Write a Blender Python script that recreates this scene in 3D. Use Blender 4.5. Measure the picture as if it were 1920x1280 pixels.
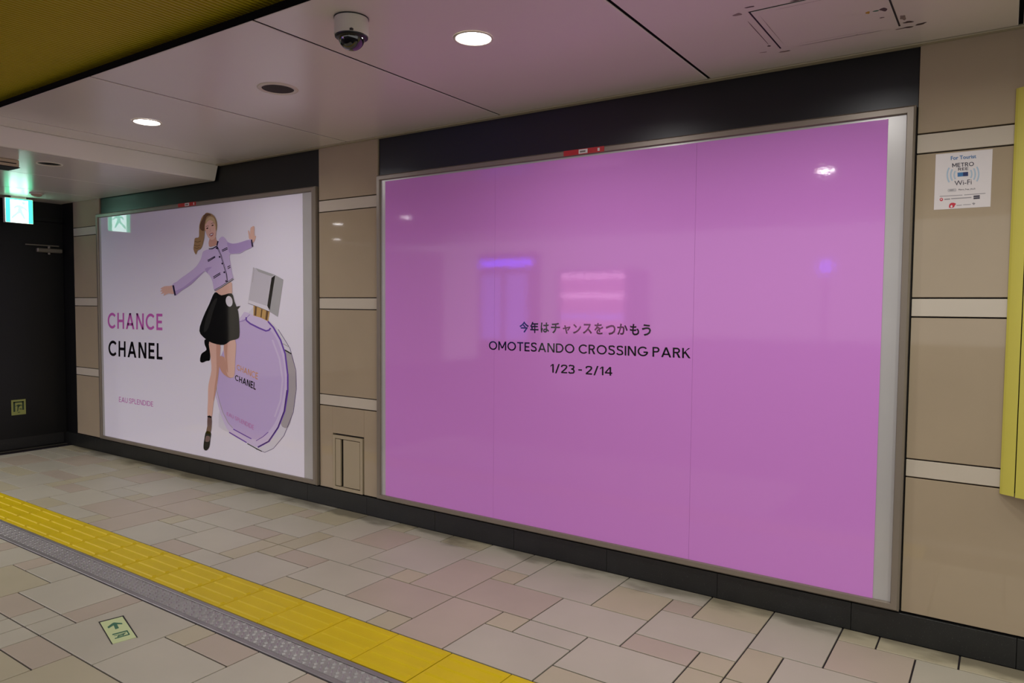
import bpy, bmesh, math, random
from mathutils import Vector, Matrix
from mathutils.geometry import tessellate_polygon
random.seed(7)
for o in list(bpy.data.objects): bpy.data.objects.remove(o)
scene = bpy.context.scene
COL = scene.collection

# ------------------------------------------------------------------ camera, world, exposure
FPX = 1357.34
YAW, PITCH, ROLL = 0.59908416, -0.04936548, 0.00786815
CAMP = Vector((0.0, -3.46, 1.42206))
fw = Vector((-math.sin(YAW)*math.cos(PITCH), math.cos(YAW)*math.cos(PITCH), math.sin(PITCH)))
r0 = Vector((math.cos(YAW), math.sin(YAW), 0)); u0 = r0.cross(fw)
RT = math.cos(ROLL)*r0 + math.sin(ROLL)*u0
UP = -math.sin(ROLL)*r0 + math.cos(ROLL)*u0
cd = bpy.data.cameras.new('camera'); cam = bpy.data.objects.new('camera', cd); COL.objects.link(cam)
cd.sensor_width = 36.0; cd.lens = FPX*36/1920; cd.clip_start = 0.02
cam.matrix_world = Matrix(((RT.x, UP.x, -fw.x, CAMP.x), (RT.y, UP.y, -fw.y, CAMP.y), (RT.z, UP.z, -fw.z, CAMP.z), (0, 0, 0, 1)))
scene.camera = cam
w = bpy.data.worlds.new('world'); scene.world = w; w.use_nodes = True
w.node_tree.nodes['Background'].inputs[0].default_value = (0.95, 0.92, 0.90, 1)
w.node_tree.nodes['Background'].inputs[1].default_value = 1.55
vs = scene.view_settings
vs.view_transform = 'Standard'; vs.look = 'None'; vs.gamma = 1.0; vs.use_curve_mapping = False
vs.exposure = -0.47
DOWN_W = 11.5           # power of each ceiling downlight
FILL_W = 11.0  # power of the four added fill lamps behind the viewer
LEFT_W = 66.0

def ray(p):
    a = (p[0]-960)/FPX; b = (p[1]-640)/FPX
    return fw + RT*a - UP*b
def onY(p, y):           # photo point -> point of the wall-parallel plane y
    r = ray(p); return CAMP + r*((y-CAMP.y)/r.y)
def onZ(p, z):
    r = ray(p); return CAMP + r*((z-CAMP.z)/r.z)
def onX(p, x):
    r = ray(p); return CAMP + r*((x-CAMP.x)/r.x)

# ------------------------------------------------------------------ materials
def lin(c): 
    c = c/255.0
    return c/12.92 if c <= 0.04045 else ((c+0.055)/1.055)**2.4
def L3(c): return (lin(c[0]), lin(c[1]), lin(c[2]), 1.0)
MATS = {}
def mat(name, col, rough=0.5, metal=0.0, var=0.0, vscale=6.0, bump=0.0, bscale=80.0, spec=0.5, coat=0.0, emit=None, estr=0.0, objvar=0.0, coat_rough=0.05, speck=None):
    if name in MATS: return MATS[name]
    m = bpy.data.materials.new(name); m.use_nodes = True; MATS[name] = m
    nt = m.node_tree; N = nt.nodes; Lk = nt.links; b = N['Principled BSDF']
    b.inputs['Base Color'].default_value = L3(col); b.inputs['Roughness'].default_value = rough
    b.inputs['Metallic'].default_value = metal; b.inputs['Specular IOR Level'].default_value = spec
    b.inputs['Coat Weight'].default_value = coat; b.inputs['Coat Roughness'].default_value = coat_rough
    tc = N.new('ShaderNodeTexCoord'); geo = N.new('ShaderNodeNewGeometry')
    last = None
    if var > 0 or objvar > 0 or speck:
        src = N.new('ShaderNodeRGB'); src.outputs[0].default_value = L3(col); last = src.outputs[0]
        if var > 0:
            nz = N.new('ShaderNodeTexNoise'); nz.inputs['Scale'].default_value = vscale; nz.inputs['Detail'].default_value = 5
            Lk.new(geo.outputs['Position'], nz.inputs['Vector'])
            mr = N.new('ShaderNodeMapRange'); mr.inputs[1].default_value = 0.25; mr.inputs[2].default_value = 0.75
            mr.inputs[3].default_value = 1-var; mr.inputs[4].default_value = 1+var*0.6
            Lk.new(nz.outputs[0], mr.inputs[0])
            hv = N.new('ShaderNodeHueSaturation'); Lk.new(last, hv.inputs['Color']); Lk.new(mr.outputs[0], hv.inputs['Value']); last = hv.outputs[0]
        if objvar > 0:
            oi = N.new('ShaderNodeObjectInfo'); mr2 = N.new('ShaderNodeMapRange'); mr2.inputs[3].default_value = 1-objvar; mr2.inputs[4].default_value = 1+objvar
            Lk.new(oi.outputs['Random'], mr2.inputs[0])
            h2 = N.new('ShaderNodeHueSaturation'); Lk.new(last, h2.inputs['Color']); Lk.new(mr2.outputs[0], h2.inputs['Value']); last = h2.outputs[0]
        if speck:
            vz = N.new('ShaderNodeTexNoise'); vz.inputs['Scale'].default_value = speck[0]; vz.inputs['Detail'].default_value = 3
            Lk.new(geo.outputs['Position'], vz.inputs['Vector'])
            cr = N.new('ShaderNodeValToRGB'); cr.color_ramp.elements[0].position = speck[1]; cr.color_ramp.elements[1].position = speck[1]+0.12
            Lk.new(vz.outputs[0], cr.inputs[0])
            mx = N.new('ShaderNodeMixRGB'); mx.inputs[2].default_value = L3(speck[2]); Lk.new(cr.outputs[0], mx.inputs[0]); Lk.new(last, mx.inputs[1]); last = mx.outputs[0]
        Lk.new(last, b.inputs['Base Color'])
    if bump > 0:
        n2 = N.new('ShaderNodeTexNoise'); n2.inputs['Scale'].default_value = bscale; n2.inputs['Detail'].default_value = 3
        Lk.new(geo.outputs['Position'], n2.inputs['Vector'])
        bp = N.new('ShaderNodeBump'); bp.inputs['Strength'].default_value = bump; bp.inputs['Distance'].default_value = 0.01
        Lk.new(n2.outputs[0], bp.inputs['Height']); Lk.new(bp.outputs[0], b.inputs['Normal'])
        if coat > 0: Lk.new(bp.outputs[0], b.inputs['Coat Normal'])
    if emit:
        b.inputs['Emission Color'].default_value = L3(emit); b.inputs['Emission Strength'].default_value = estr
    return m

def tile_mat(name, col):
    """stone floor tile with scattered grime blotches that thicken along the skirting"""
    m = mat(name, col, rough=0.42, var=0.07, vscale=3.0, objvar=0.035, spec=0.35)
    nt = m.node_tree; N = nt.nodes; Lk = nt.links; b = N['Principled BSDF']
    base = b.inputs['Base Color'].links[0].from_socket
    geo = N.new('ShaderNodeNewGeometry'); sp = N.new('ShaderNodeSeparateXYZ'); Lk.new(geo.outputs['Position'], sp.inputs[0])
    nz = N.new('ShaderNodeTexNoise'); nz.inputs['Scale'].default_value = 3.2; nz.inputs['Detail'].default_value = 4
    mp = N.new('ShaderNodeMapping'); mp.inputs['Scale'].default_value = (1.0, 2.2, 1.0)
    Lk.new(geo.outputs['Position'], mp.inputs[0]); Lk.new(mp.outputs[0], nz.inputs['Vector'])
    # reach of the mop line from the skirting varies with noise
    ad = N.new('ShaderNodeMath'); ad.operation = 'MULTIPLY_ADD'; ad.inputs[1].default_value = 0.42; ad.inputs[2].default_value = -0.12
    Lk.new(nz.outputs[0], ad.inputs[0])
    sm = N.new('ShaderNodeMath'); sm.operation = 'ADD'; Lk.new(sp.outputs['Y'], sm.inputs[0]); Lk.new(ad.outputs[0], sm.inputs[1])
    mr = N.new('ShaderNodeMapRange'); mr.interpolation_type = 'SMOOTHSTEP'; mr.inputs[1].default_value = -0.06; mr.inputs[2].default_value = 0.07
    mr.inputs[3].default_value = 0.0; mr.inputs[4].default_value = 0.62
    Lk.new(sm.outputs[0], mr.inputs[0])
    mx = N.new('ShaderNodeMixRGB'); mx.inputs[2].default_value = L3((74, 66, 50)); Lk.new(mr.outputs[0], mx.inputs[0]); Lk.new(base, mx.inputs[1])
    Lk.new(mx.outputs[0], b.inputs['Base Color'])
    return m

M_TILE = {'g': tile_mat('tile_grey_beige', (178, 173, 155)), 'p': tile_mat('tile_pinkish', (175, 163, 145)), 'y': tile_mat('tile_yellowish', (176, 168, 141))}
M_GROUT = mat('grout', (34, 26, 32), 0.8, var=0.2)
M_YELLOW = mat('tactile_yellow', (204, 178, 8), 0.5, spec=0.25, var=0.07, vscale=5, objvar=0.02)
M_STEEL = mat('tread_steel', (158, 156, 154), 0.36, metal=0.3, var=0.12, vscale=8)
M_RAIL = mat('rail_steel', (136, 132, 132), 0.42, metal=0.3, var=0.15, vscale=9)
M_PANEL = mat('wall_beige_stone', (168, 152, 126), 0.04, var=0.06, vscale=2.5, spec=0.45)
M_BAND = mat('wall_pale_band', (196, 186, 167), 0.14, var=0.04, vscale=3, spec=0.45)
M_DARK = mat('dark_gap', (24, 20, 22), 0.7)
M_SEAM = mat('seam_black', (8, 7, 7), 0.9, spec=0.1)
M_BLACK = mat('black_fascia', (12, 12, 12), 0.33, spec=0.4)
M_BLACKDOOR = mat('black_door_paint', (13, 13, 13), 0.4, spec=0.35)
M_GRANITE = mat('black_granite', (25, 26, 24), 0.42, var=0.3, vscale=12, speck=(160, 0.62, (62, 62, 58)))
M_CEIL = mat('ceiling_metal_panel', (236, 230, 219), 0.24, var=0.025, vscale=1.4, spec=0.55)
M_CEILTRIM = mat('ceiling_trim', (176, 168, 140), 0.4)
M_YCEIL = mat('yellow_corrugated', (190, 172, 4), 0.55, var=0.05, vscale=1.5)
M_FRAME = mat('frame_bronze_metal', (132, 122, 108), 0.36, metal=0.25, var=0.05, vscale=6)
M_BACKING = mat('board_white_panel', (186, 184, 180), 0.3, metal=0.15, var=0.05, vscale=5)
M_PINK = mat('pink_glossy_print', (213, 138, 219), 0.05, bump=0.012, bscale=42, spec=0.42)
M_PWHITE = mat('white_glossy_print', (242, 238, 249), 0.035, bump=0.004, bscale=14, spec=0.6)
M_INK = mat('black_ink', (18, 14, 20), 0.08, spec=0.6)
M_WHITEPLASTIC = mat('white_plastic', (206, 200, 186), 0.38)
M_BLACKGLOSS = mat('black_gloss_dome', (10, 10, 12), 0.05, spec=0.8, coat=0.5)
M_BLACKPL = mat('black_plastic', (16, 16, 16), 0.4)
M_LENS = mat('lamp_lens', (255, 255, 255), 0.3, emit=(255, 250, 255), estr=36.0)
M_REFLECTOR = mat('lamp_reflector', (235, 235, 240), 0.16, metal=1.0, bump=0.25, bscale=40)
M_RING = mat('lamp_ring', (228, 220, 200), 0.35)
M_GRILLE = mat('speaker_grille', (52, 42, 36), 0.7, bump=0.3, bscale=500)
M_CAB = mat('yellow_cabinet', (204, 195, 82), 0.42, var=0.03)
M_RED = mat('red_label', (178, 28, 30), 0.4)
M_GREYMETAL = mat('closer_grey', (122, 116, 104), 0.4, metal=0.3)
M_PHOTOLUM = mat('photoluminescent', (198, 212, 154), 0.35)
M_PHOTOLUM2 = mat('photoluminescent_worn', (150, 156, 84), 0.4)
M_DGREEN = mat('sign_dark_green', (52, 108, 78), 0.4)
M_STICKER = mat('sticker_white', (218, 212, 208), 0.35)
M_WALLPLAIN = mat('hall_wall', (186, 178, 164), 0.4, var=0.03)

# ------------------------------------------------------------------ object helpers
WLOC = {}
def finish(o, parent=None, label=None, cat=None, group=None, kind=None):
    COL.objects.link(o)
    if parent is not None: o.parent = parent
    if label: o['label'] = label
    if cat: o['category'] = cat
    if group: o['group'] = group
    if kind: o['kind'] = kind
    return o
def thing(name, loc, label, cat, group=None, kind=None):
    o = bpy.data.objects.new(name, None); o.location = loc; o.empty_display_size = 0.1
    WLOC[o.name] = Vector(loc); return finish(o, None, label, cat, group, kind)
def obj(name, bm, m, parent=None, smooth=False, **k):
    base = WLOC.get(parent.name, Vector((0, 0, 0))) if parent is not None else Vector((0, 0, 0))
    if base.length > 0: bmesh.ops.translate(bm, verts=bm.verts, vec=-base)
    me = bpy.data.meshes.new(name); bm.normal_update(); bm.to_mesh(me); bm.free()
    if isinstance(m, (list, tuple)):
        for q in m: me.materials.append(q)
    else: me.materials.append(m)
    if smooth:
        for p in me.polygons: p.use_smooth = True
    o = bpy.data.objects.new(name, me); finish(o, parent, **k); WLOC[o.name] = base
    return o
def box(x0, x1, y0, y1, z0, z1, bev=0.0, bm=None, seg=1):
    nb = bmesh.new()
    vs_ = [nb.verts.new(p) for p in ((x0, y0, z0), (x1, y0, z0), (x1, y1, z0), (x0, y1, z0), (x0, y0, z1), (x1, y0, z1), (x1, y1, z1), (x0, y1, z1))]
    for f in ((3, 2, 1, 0), (4, 5, 6, 7), (0, 1, 5, 4), (1, 2, 6, 5), (2, 3, 7, 6), (3, 0, 4, 7)): nb.faces.new([vs_[i] for i in f])
    if bev > 0: bmesh.ops.bevel(nb, geom=nb.edges[:], offset=bev, segments=seg, affect='EDGES', profile=0.5)
    if bm is None: return nb
    me = bpy.data.meshes.new('t'); nb.to_mesh(me); nb.free(); bm.from_mesh(me); bpy.data.meshes.remove(me)
    return bm
def lathe(profile, cx, cy, seg=40, bm=None, cap=False):
    """profile: list of (radius, z) swept round the vertical axis through cx, cy"""
    bm = bm or bmesh.new(); rings = []
    for r, z in profile:
        if r < 1e-6: rings.append([bm.verts.new((cx, cy, z))])
        else: rings.append([bm.verts.new((cx+r*math.cos(2*math.pi*i/seg), cy+r*math.sin(2*math.pi*i/seg), z)) for i in range(seg)])
    for a, b in zip(rings, rings[1:]):
        for i in range(seg):
            j = (i+1) % seg
            if len(a) == 1 and len(b) == 1: continue
            if len(a) == 1: bm.faces.new((a[0], b[j], b[i]))
            elif len(b) == 1: bm.faces.new((a[i], a[j], b[0]))
            else: bm.faces.new((a[i], a[j], b[j], b[i]))
    bmesh.ops.recalc_face_normals(bm, faces=bm.faces[:])
    return bm
def smooth_loop(pts, n=4):
    out = []; N = len(pts)
    for i in range(N):
        p0, p1, p2, p3 = pts[i-1], pts[i], pts[(i+1) % N], pts[(i+2) % N]
        for k in range(n):
            t = k/n
            out.append(tuple(0.5*(2*p1[d]+(p2[d]-p0[d])*t+(2*p0[d]-5*p1[d]+4*p2[d]-p3[d])*t*t+(3*p1[d]-p0[d]-3*p2[d]+p3[d])*t**3) for d in (0, 1)))
    return out
def flat(pts3, normal, ribbon=False):
    """one flat filled outline from 3D points, facing normal"""
    bm = bmesh.new(); vv = [bm.verts.new(p) for p in pts3]
    if ribbon:
        n = len(vv)//2
        for i in range(n-1): bm.faces.new((vv[i], vv[i+1], vv[2*n-2-i], vv[2*n-1-i]))
        return facing(bm, normal)
    for t in tessellate_polygon([[Vector(p) for p in pts3]]):
        try: bm.faces.new([vv[i] for i in t])
        except ValueError: pass
    bm.normal_update()
    for f in bm.faces:
        if f.normal.dot(normal) < 0: f.normal_flip()
    return bm
def stroke(pts, wd, closed=False):
    """2D polyline -> outline of a ribbon of width wd"""
    l, r = [], []; n = len(pts)
    for i, p in enumerate(pts):
        a = pts[max(i-1, 0)]; b = pts[min(i+1, n-1)]
        dx, dy = b[0]-a[0], b[1]-a[1]; q = math.hypot(dx, dy) or 1
        l.append((p[0]-dy/q*wd/2, p[1]+dx/q*wd/2)); r.append((p[0]+dy/q*wd/2, p[1]-dx/q*wd/2))
    return Ribbon(l+r[::-1])
class Ribbon(list): pass
def ell(cx, cy, rx, ry, n=18, rot=0):
    return [(cx+rx*math.cos(t)*math.cos(rot)-ry*math.sin(t)*math.sin(rot), cy+rx*math.cos(t)*math.sin(rot)+ry*math.sin(t)*math.cos(rot)) for t in [2*math.pi*i/n for i in range(n)]]
def text_bm(s, quad, offset=0.0, shear=0.0, space=1.0):
    """lettering mapped onto four 3D corners: top-left, top-right, bottom-left, bottom-right"""
    cu = bpy.data.curves.new('t', 'FONT'); cu.body = s; cu.offset = offset; cu.resolution_u = 3; cu.space_character = space
    to = bpy.data.objects.new('t', cu); COL.objects.link(to)
    dg = bpy.context.evaluated_depsgraph_get(); me = bpy.data.meshes.new_from_object(to.evaluated_get(dg))
    bpy.data.objects.remove(to); bpy.data.curves.remove(cu)
    xs = [v.co.x for v in me.vertices]; ys = [v.co.y for v in me.vertices]
    x0, x1, y0, y1 = min(xs), max(xs), min(ys), max(ys)
    tl, tr, bl, br = [Vector(q) for q in quad]
    for v in me.vertices:
        a = (v.co.x-x0)/(x1-x0); b = (v.co.y-y0)/(y1-y0)
        v.co = (bl*(1-a)+br*a)*(1-b) + (tl*(1-a)+tr*a)*b
    bm = bmesh.new(); bm.from_mesh(me); bpy.data.meshes.remove(me)
    bm.normal_update()
    return bm
def arcp(cx, cy, rx, ry, a0, a1, n=20): return [(cx+rx*math.cos(math.radians(a0+(a1-a0)*i/n)), cy+ry*math.sin(math.radians(a0+(a1-a0)*i/n))) for i in range(n+1)]
def curve_open(pts, n=8):
    q = [pts[0]]+list(pts)+[pts[-1]]; out = []
    for i in range(1, len(q)-2):
        p0, p1, p2, p3 = q[i-1:i+3]
        for k in range(n):
            t = k/n; out.append(tuple(0.5*(2*p1[d]+(p2[d]-p0[d])*t+(2*p0[d]-5*p1[d]+4*p2[d]-p3[d])*t*t+(3*p1[d]-p0[d]-3*p2[d]+p3[d])*t**3) for d in (0, 1)))
    return out+[pts[-1]]
def glyph(ch, s):
    """capital of a plain geometric sans, unit height, stroke s: (width, outlines)"""
    h = s/2; R = lambda a, b, c_, d: [(a, c_), (b, c_), (b, d), (a, d)]
    if ch == 'I': return s, [R(0, s, 0, 1)]
    if ch == 'H': w_ = .74; return w_, [R(0, s, 0, 1), R(w_-s, w_, 0, 1), R(s, w_-s, .5-h, .5+h)]
    if ch == 'E': w_ = .58; return w_, [R(0, s, 0, 1), R(s, w_, 0, s), R(s, w_, 1-s, 1), R(s, w_*.93, .5-h, .5+h)]
    if ch == 'L': w_ = .54; return w_, [R(0, s, 0, 1), R(s, w_, 0, s)]
    if ch == 'T': w_ = .70; return w_, [R(0, w_, 1-s, 1), R(w_/2-h, w_/2+h, 0, 1-s)]
    if ch == 'A':
        w_ = .90; k = s*1.12; m_ = w_/2
        return w_, [[(0, 0), (k, 0), (m_+k*.5, 1), (m_-k*.5, 1)], [(w_-k, 0), (w_, 0), (m_+k*.5, 1), (m_-k*.5, 1)], R(.17, w_-.17, .22, .22+s)]
    if ch == 'N': w_ = .78; k = s*1.2; return w_, [R(0, s, 0, 1), R(w_-s, w_, 0, 1), [(0, 1), (k, 1), (w_, 0), (w_-k, 0)]]
    if ch == 'M':
        w_ = .94; k = s*1.1; m_ = w_/2
        return w_, [R(0, s, 0, 1), R(w_-s, w_, 0, 1), [(0, 1), (k, 1), (m_+k*.5, .22), (m_-k*.5, .22)], [(w_-k, 1), (w_, 1), (m_+k*.5, .22), (m_-k*.5, .22)]]
    if ch == 'O': w_ = 1.0; return w_, [stroke(arcp(.5, .5, .5-h, .5-h, 90, 270), s), stroke(arcp(.5, .5, .5-h, .5-h, -90, 90), s)]
    if ch == 'C': return .88, [stroke(arcp(.5, .5, .5-h, .5-h, 42, 318, 32), s)]
    if ch == 'G': return .94, [stroke(arcp(.5, .5, .5-h, .5-h, 42, 352, 34), s), R(.55, .94, .5-s, .5)]
    if ch == 'D': return .82, [R(0, s, 0, 1), R(s, .34, 0, s), R(s, .34, 1-s, 1), stroke(arcp(.34, .5, .48-h, .5-h, -90, 90), s)]
    if ch in 'PR':
        o_ = [R(0, s, 0, 1), R(s, .36, 1-s, 1), R(s, .36, .44, .44+s), stroke(arcp(.36, .72, .28-h, .28-h, -90, 90, 14), s)]
        if ch == 'R': o_.append([(.30, .44), (.30+s*1.2, .44), (.68, 0), (.68-s*1.25, 0)])
        return (.64 if ch == 'P' else .68), o_
    if ch == 'K': return .70, [R(0, s, 0, 1), [(s, .34), (.52, 1), (.70, 1), (s, .34+s*1.5)], [(.20, .52), (.30, .66), (.72, 0), (.54, 0)]]
    if ch == 'U': return .74, [R(0, s, .37, 1), R(.74-s, .74, .37, 1), stroke(arcp(.37, .37, .37-h, .37-h, 180, 360), s)]
    if ch == 'S': return .66, [stroke(curve_open([(.61, .80), (.50, .945-h*.4), (.33, 1-h), (.15, .93-h*.5), (.08+h*.4, .75), (.16, .60), (.33, .53), (.50, .46), (.60-h*.2, .28), (.53, .10+h*.4), (.33, h), (.14, .07+h*.4), (.04, .22)]), s)]
    if ch == '1': return .34, [R(.34-s, .34, 0, 1), [(0, .80), (0, .80-s), (.34-s, .86), (.34-s, 1)]]
    if ch == '2': return .62, [stroke(curve_open([(.05, .70), (.10, .87), (.31, 1-h), (.52, .88), (.55, .70), (.44, .52), (.24, .30), (.06, h*1.4)]), s), R(.0, .62, 0, s)]
    if ch == '3': return .62, [stroke(curve_open([(.06, .84), (.17, .95), (.31, 1-h), (.49, .90), (.53, .74), (.46, .60), (.28, .53)]), s), stroke(curve_open([(.28, .53), (.48, .47), (.56, .29), (.49, .11), (.30, h), (.13, .06), (.03, .20)]), s)]
    if ch == '4': return .70, [R(.44, .44+s, 0, 1), R(0, .70, .22, .22+s), [(0, .22+s*.2), (.0, .22+s), (.44, 1), (.44+s, 1), (.44, .80), (s*1.1, .22+s)]]
    if ch == '/': return .50, [[(0, -.06), (s, -.06), (.50, 1.04), (.50-s, 1.04)]]
    if ch == '-': return .36, [R(0, .36, .40, .40+s)]
    return .0, []
def set_line(s_, quad, m, parent, sw=0.13, gap=0.15, word=0.34, d=0.0006, name='letter', plane=None):
    """one line of capitals, each letter its own part, on four photo corners of the sheet"""
    x = 0; lay = []
    for ch in s_:
        if ch == ' ': x += word; continue
        w_, o_ = glyph(ch, sw); lay.append((x, o_)); x += w_+gap
    tot = x-gap
    tl, tr, bl, br = [(plane or P)(p, d) for p in quad]
    for x0_, o_ in lay:
        bm = bmesh.new()
        for q in o_:
            pts = []
            for a, b in q:
                a = (a+x0_)/tot; pts.append((bl*(1-a)+br*a)*(1-b)+(tl*(1-a)+tr*a)*b)
            f_ = flat(pts, NY, isinstance(q, Ribbon)); me = bpy.data.meshes.new('t'); f_.to_mesh(me); f_.free(); bm.from_mesh(me); bpy.data.meshes.remove(me)
        obj(name, bm, m, parent)
def facing(bm, nrm):
    bm.normal_update()
    for f in bm.faces:
        if f.normal.dot(nrm) < 0: f.normal_flip()
    return bm
def qt(o, s, *p): return [(o[0]+a/s, o[1]+b/s) for a, b in p]
NY = Vector((0, -1, 0)); NZ = Vector((0, 0, 1))

# ------------------------------------------------------------------ floor: stone tiles on a 15 cm module
PX, X0 = 0.148, -0.111
PV = 0.1495
def fx(u): return PX*u + X0
def fy(v): return min(PV*v, -0.012)
floor = obj('floor', box(-12, 5, -30, 0.12, -0.10, -0.006), M_GROUT, kind='structure')
TILES = """0 3 -1 0 y;-2 0 -1 0 y;-3 -2 -1 0 y;-3 -1 -3 -1 p;-1 2 -3 -1 g;-5 -3 -3 0 g;-7 -5 -2 0 y;-4 -1 -5 -3 g;-5 -4 -5 -3 y;-6 -5 -5 -4 y;-8 -5 -4 -2 g;-8 -7 -2 -1 p
-10 -7 -1 0 g;-10 -8 -3 -1 y;-11 -8 -5 -3 g;-8 -6 -5 -4 p;-13 -10 -3 0 g;-9 -6 -7 -5 g;-6 -5 -7 -5 y;-9 -7 -8 -7 y;-12 -9 -8 -6 g;-11 -9 -6 -5 g;-12 -11 -6 -5 y;-14 -12 -8 -5 p
-14 -11 -5 -3 p;-14 -13 -3 -2 y;-14 -13 -2 0 g;-16 -14 -2 0 g;-16 -14 -5 -2 p;-17 -14 -7 -5 p;-15 -14 -8 -7 y;-18 -15 -8 -7 g;-20 -18 -8 -7 y;-20 -17 -7 -5 g;-17 -16 -5 -4 y;-19 -17 -5 -4 g
-19 -16 -4 -1 g;-18 -16 -1 0 y;-20 -18 -1 0 g;-21 -20 -1 0 y;-22 -19 -5 -3 g;-23 -22 -5 -3 y;-21 -19 -3 -1 p;-23 -21 -3 0 g;-22 -20 -6 -5 p;-23 -20 -8 -6 g;-26 -23 -4 -2 g;-25 -23 -2 0 y
-26 -25 -2 -1 p;-28 -25 -1 0 g;-23 -22 -6 -5 y;-24 -23 -5 -4 y;-24 -23 -7 -5 y;-25 -23 -8 -7 g;-27 -25 -8 -7 p;-27 -24 -7 -5 g;-26 -24 -5 -4 p;-29 -26 -5 -3 g;-28 -26 -3 -1 y;-31 -28 -3 0 g
-32 -29 -5 -3 p;-32 -31 -3 -2 y;-32 -31 -2 0 y;-34 -32 -2 0 g;-34 -32 -5 -2 p;-30 -29 -6 -5 y;-29 -27 -6 -5 g;-30 -27 -8 -6 g;-32 -30 -8 -5 p;-37 -34 -4 -1 g;-37 -34 -1 0 y
-35 -34 -5 -4 y;-37 -35 -5 -4 g;-40 -37 -5 -3 g;-39 -37 -3 -1 p;-41 -39 -3 -1 y;-41 -39 -1 0 g;-39 -37 -1 0 y;-41 -40 -5 -3 y;-44 -41 -4 -2 g;-44 -41 -2 0 y;-44 -41 -5 -4 p;-47 -44 -5 -3 g
-41 -40 -6 -5 y;-40 -38 -6 -5 p;-41 -38 -8 -6 g;-38 -36 -8 -7 y;-36 -33 -8 -7 g;-33 -32 -8 -7 y;-38 -35 -7 -5 g;-35 -32 -7 -5 p;-44 -41 -7 -5 g;-44 -41 -8 -7 y;-47 -44 -6 -5 y;-47 -44 -8 -6 g
-47 -44 -3 -1 p;-50 -47 -5 -3 p
-32 -31 -13 -11 p;-31 -29 -13 -11 g;-29 -28 -12 -11 p;-28 -26 -12 -11 g;-29 -26 -14 -12 y;-26 -23 -13 -11 g;-26 -24 -14 -13 p;-24 -23 -14 -13 g;-23 -22 -14 -13 g;-23 -22 -13 -11 p
-22 -19 -14 -11 g;-19 -18 -12 -11 y;-18 -16 -12 -11 p;-19 -16 -14 -12 g;-16 -14 -13 -11 g;-14 -12 -13 -11 p;-22 -20 -15 -14 p;-20 -17 -16 -14 y;-23 -22 -16 -14 g;-24 -23 -16 -14 g;-22 -20 -17 -15 y"""
cells = {}; tiles = []
for t in TILES.replace('\n', ';').split(';'):
    a = t.split(); u_0, u_1, v_0, v_1 = map(int, a[:4]); tiles.append((u_0, u_1, v_0, v_1, a[4]))
    for i in range(u_0, u_1):
        for j in range(v_0, v_1): cells[(i, j)] = 1
for j in list(range(-1, -9, -1)) + list(range(-12, -19, -1)):      # tiles round the edge of the picture
    lo, hi = (-51, 6) if j > -9 else (-33, -8)
    i = lo
    while i < hi:
        if (i, j) in cells: i += 1; continue
        wmax = 1
        while wmax < 3 and (i+wmax, j) not in cells and i+wmax < hi: wmax += 1
        ww = random.randint(1, wmax) if wmax < 3 else random.choice((2, 3, 3)); dd = 1
        bot = -8 if j > -9 else -18
        while dd < random.choice((1, 2, 2)) and j-dd >= bot and all((i+k, j-dd) not in cells for k in range(ww)): dd += 1
        for k in range(ww):
            for q in range(dd): cells[(i+k, j-q)] = 1
        tiles.append((i, i+ww, j-dd+1, j+1, random.choice('ggpyg'))); i += ww
tm = {}
for (u_0, u_1, v_0, v_1, cc) in tiles:
    wx = fx(u_1)-fx(u_0)-0.007; wy = fy(v_1)-fy(v_0)-0.007
    key = (round(wx, 3), round(wy, 3), cc)
    if key not in tm:
        b = box(0, wx, 0, wy, -0.03, 0, bev=0.0012); me = bpy.data.meshes.new('tile'); b.to_mesh(me); b.free(); me.materials.append(M_TILE[cc]); tm[key] = me
    o = bpy.data.objects.new('tile', tm[key]); o.location = (fx(u_0)+0.0035, fy(v_0)+0.0035, 0); finish(o, floor)

# yellow tactile tiles with four bars each
YT, YB = PV*-8-0.002, PV*-10+0.012
tw = 2*PX
bmt = box(0, tw-0.004, YB+0.002, YT-0.003, -0.03, 0.001, bev=0.0015)
tmesh = bpy.data.meshes.new('tactile_tile'); bmt.to_mesh(tmesh); bmt.free(); tmesh.materials.append(M_YELLOW)
bb = bmesh.new(); hl, hw, tl_, tw_ = 0.134, 0.0135, 0.129, 0.0085
lo_ = [bb.verts.new(p) for p in ((-hl, -hw, 0), (hl, -hw, 0), (hl, hw, 0), (-hl, hw, 0))]
hi_ = [bb.verts.new(p) for p in ((-tl_, -tw_, 0.005), (tl_, -tw_, 0.005), (tl_, tw_, 0.005), (-tl_, tw_, 0.005))]
bb.faces.new(hi_)
for i in range(4): bb.faces.new((lo_[i], lo_[(i+1) % 4], hi_[(i+1) % 4], hi_[i]))
barmesh = bpy.data.meshes.new('bar'); bb.to_mesh(barmesh); bb.free(); barmesh.materials.append(M_YELLOW)
for k in range(0, 27):
    xl = fx(-9.6-2*(k-4))
    if xl < -7.75: break
    o = bpy.data.objects.new('tactile_tile', tmesh); o.location = (xl-tw+0.002, 0, random.uniform(-0.0006, 0.0006)); finish(o, floor)
    for q in range(4):
        b_ = bpy.data.objects.new('bar', barmesh); b_.location = (tw/2, YB+(YT-YB)*(q+0.5)/4, 0.001); finish(b_, o)

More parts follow.
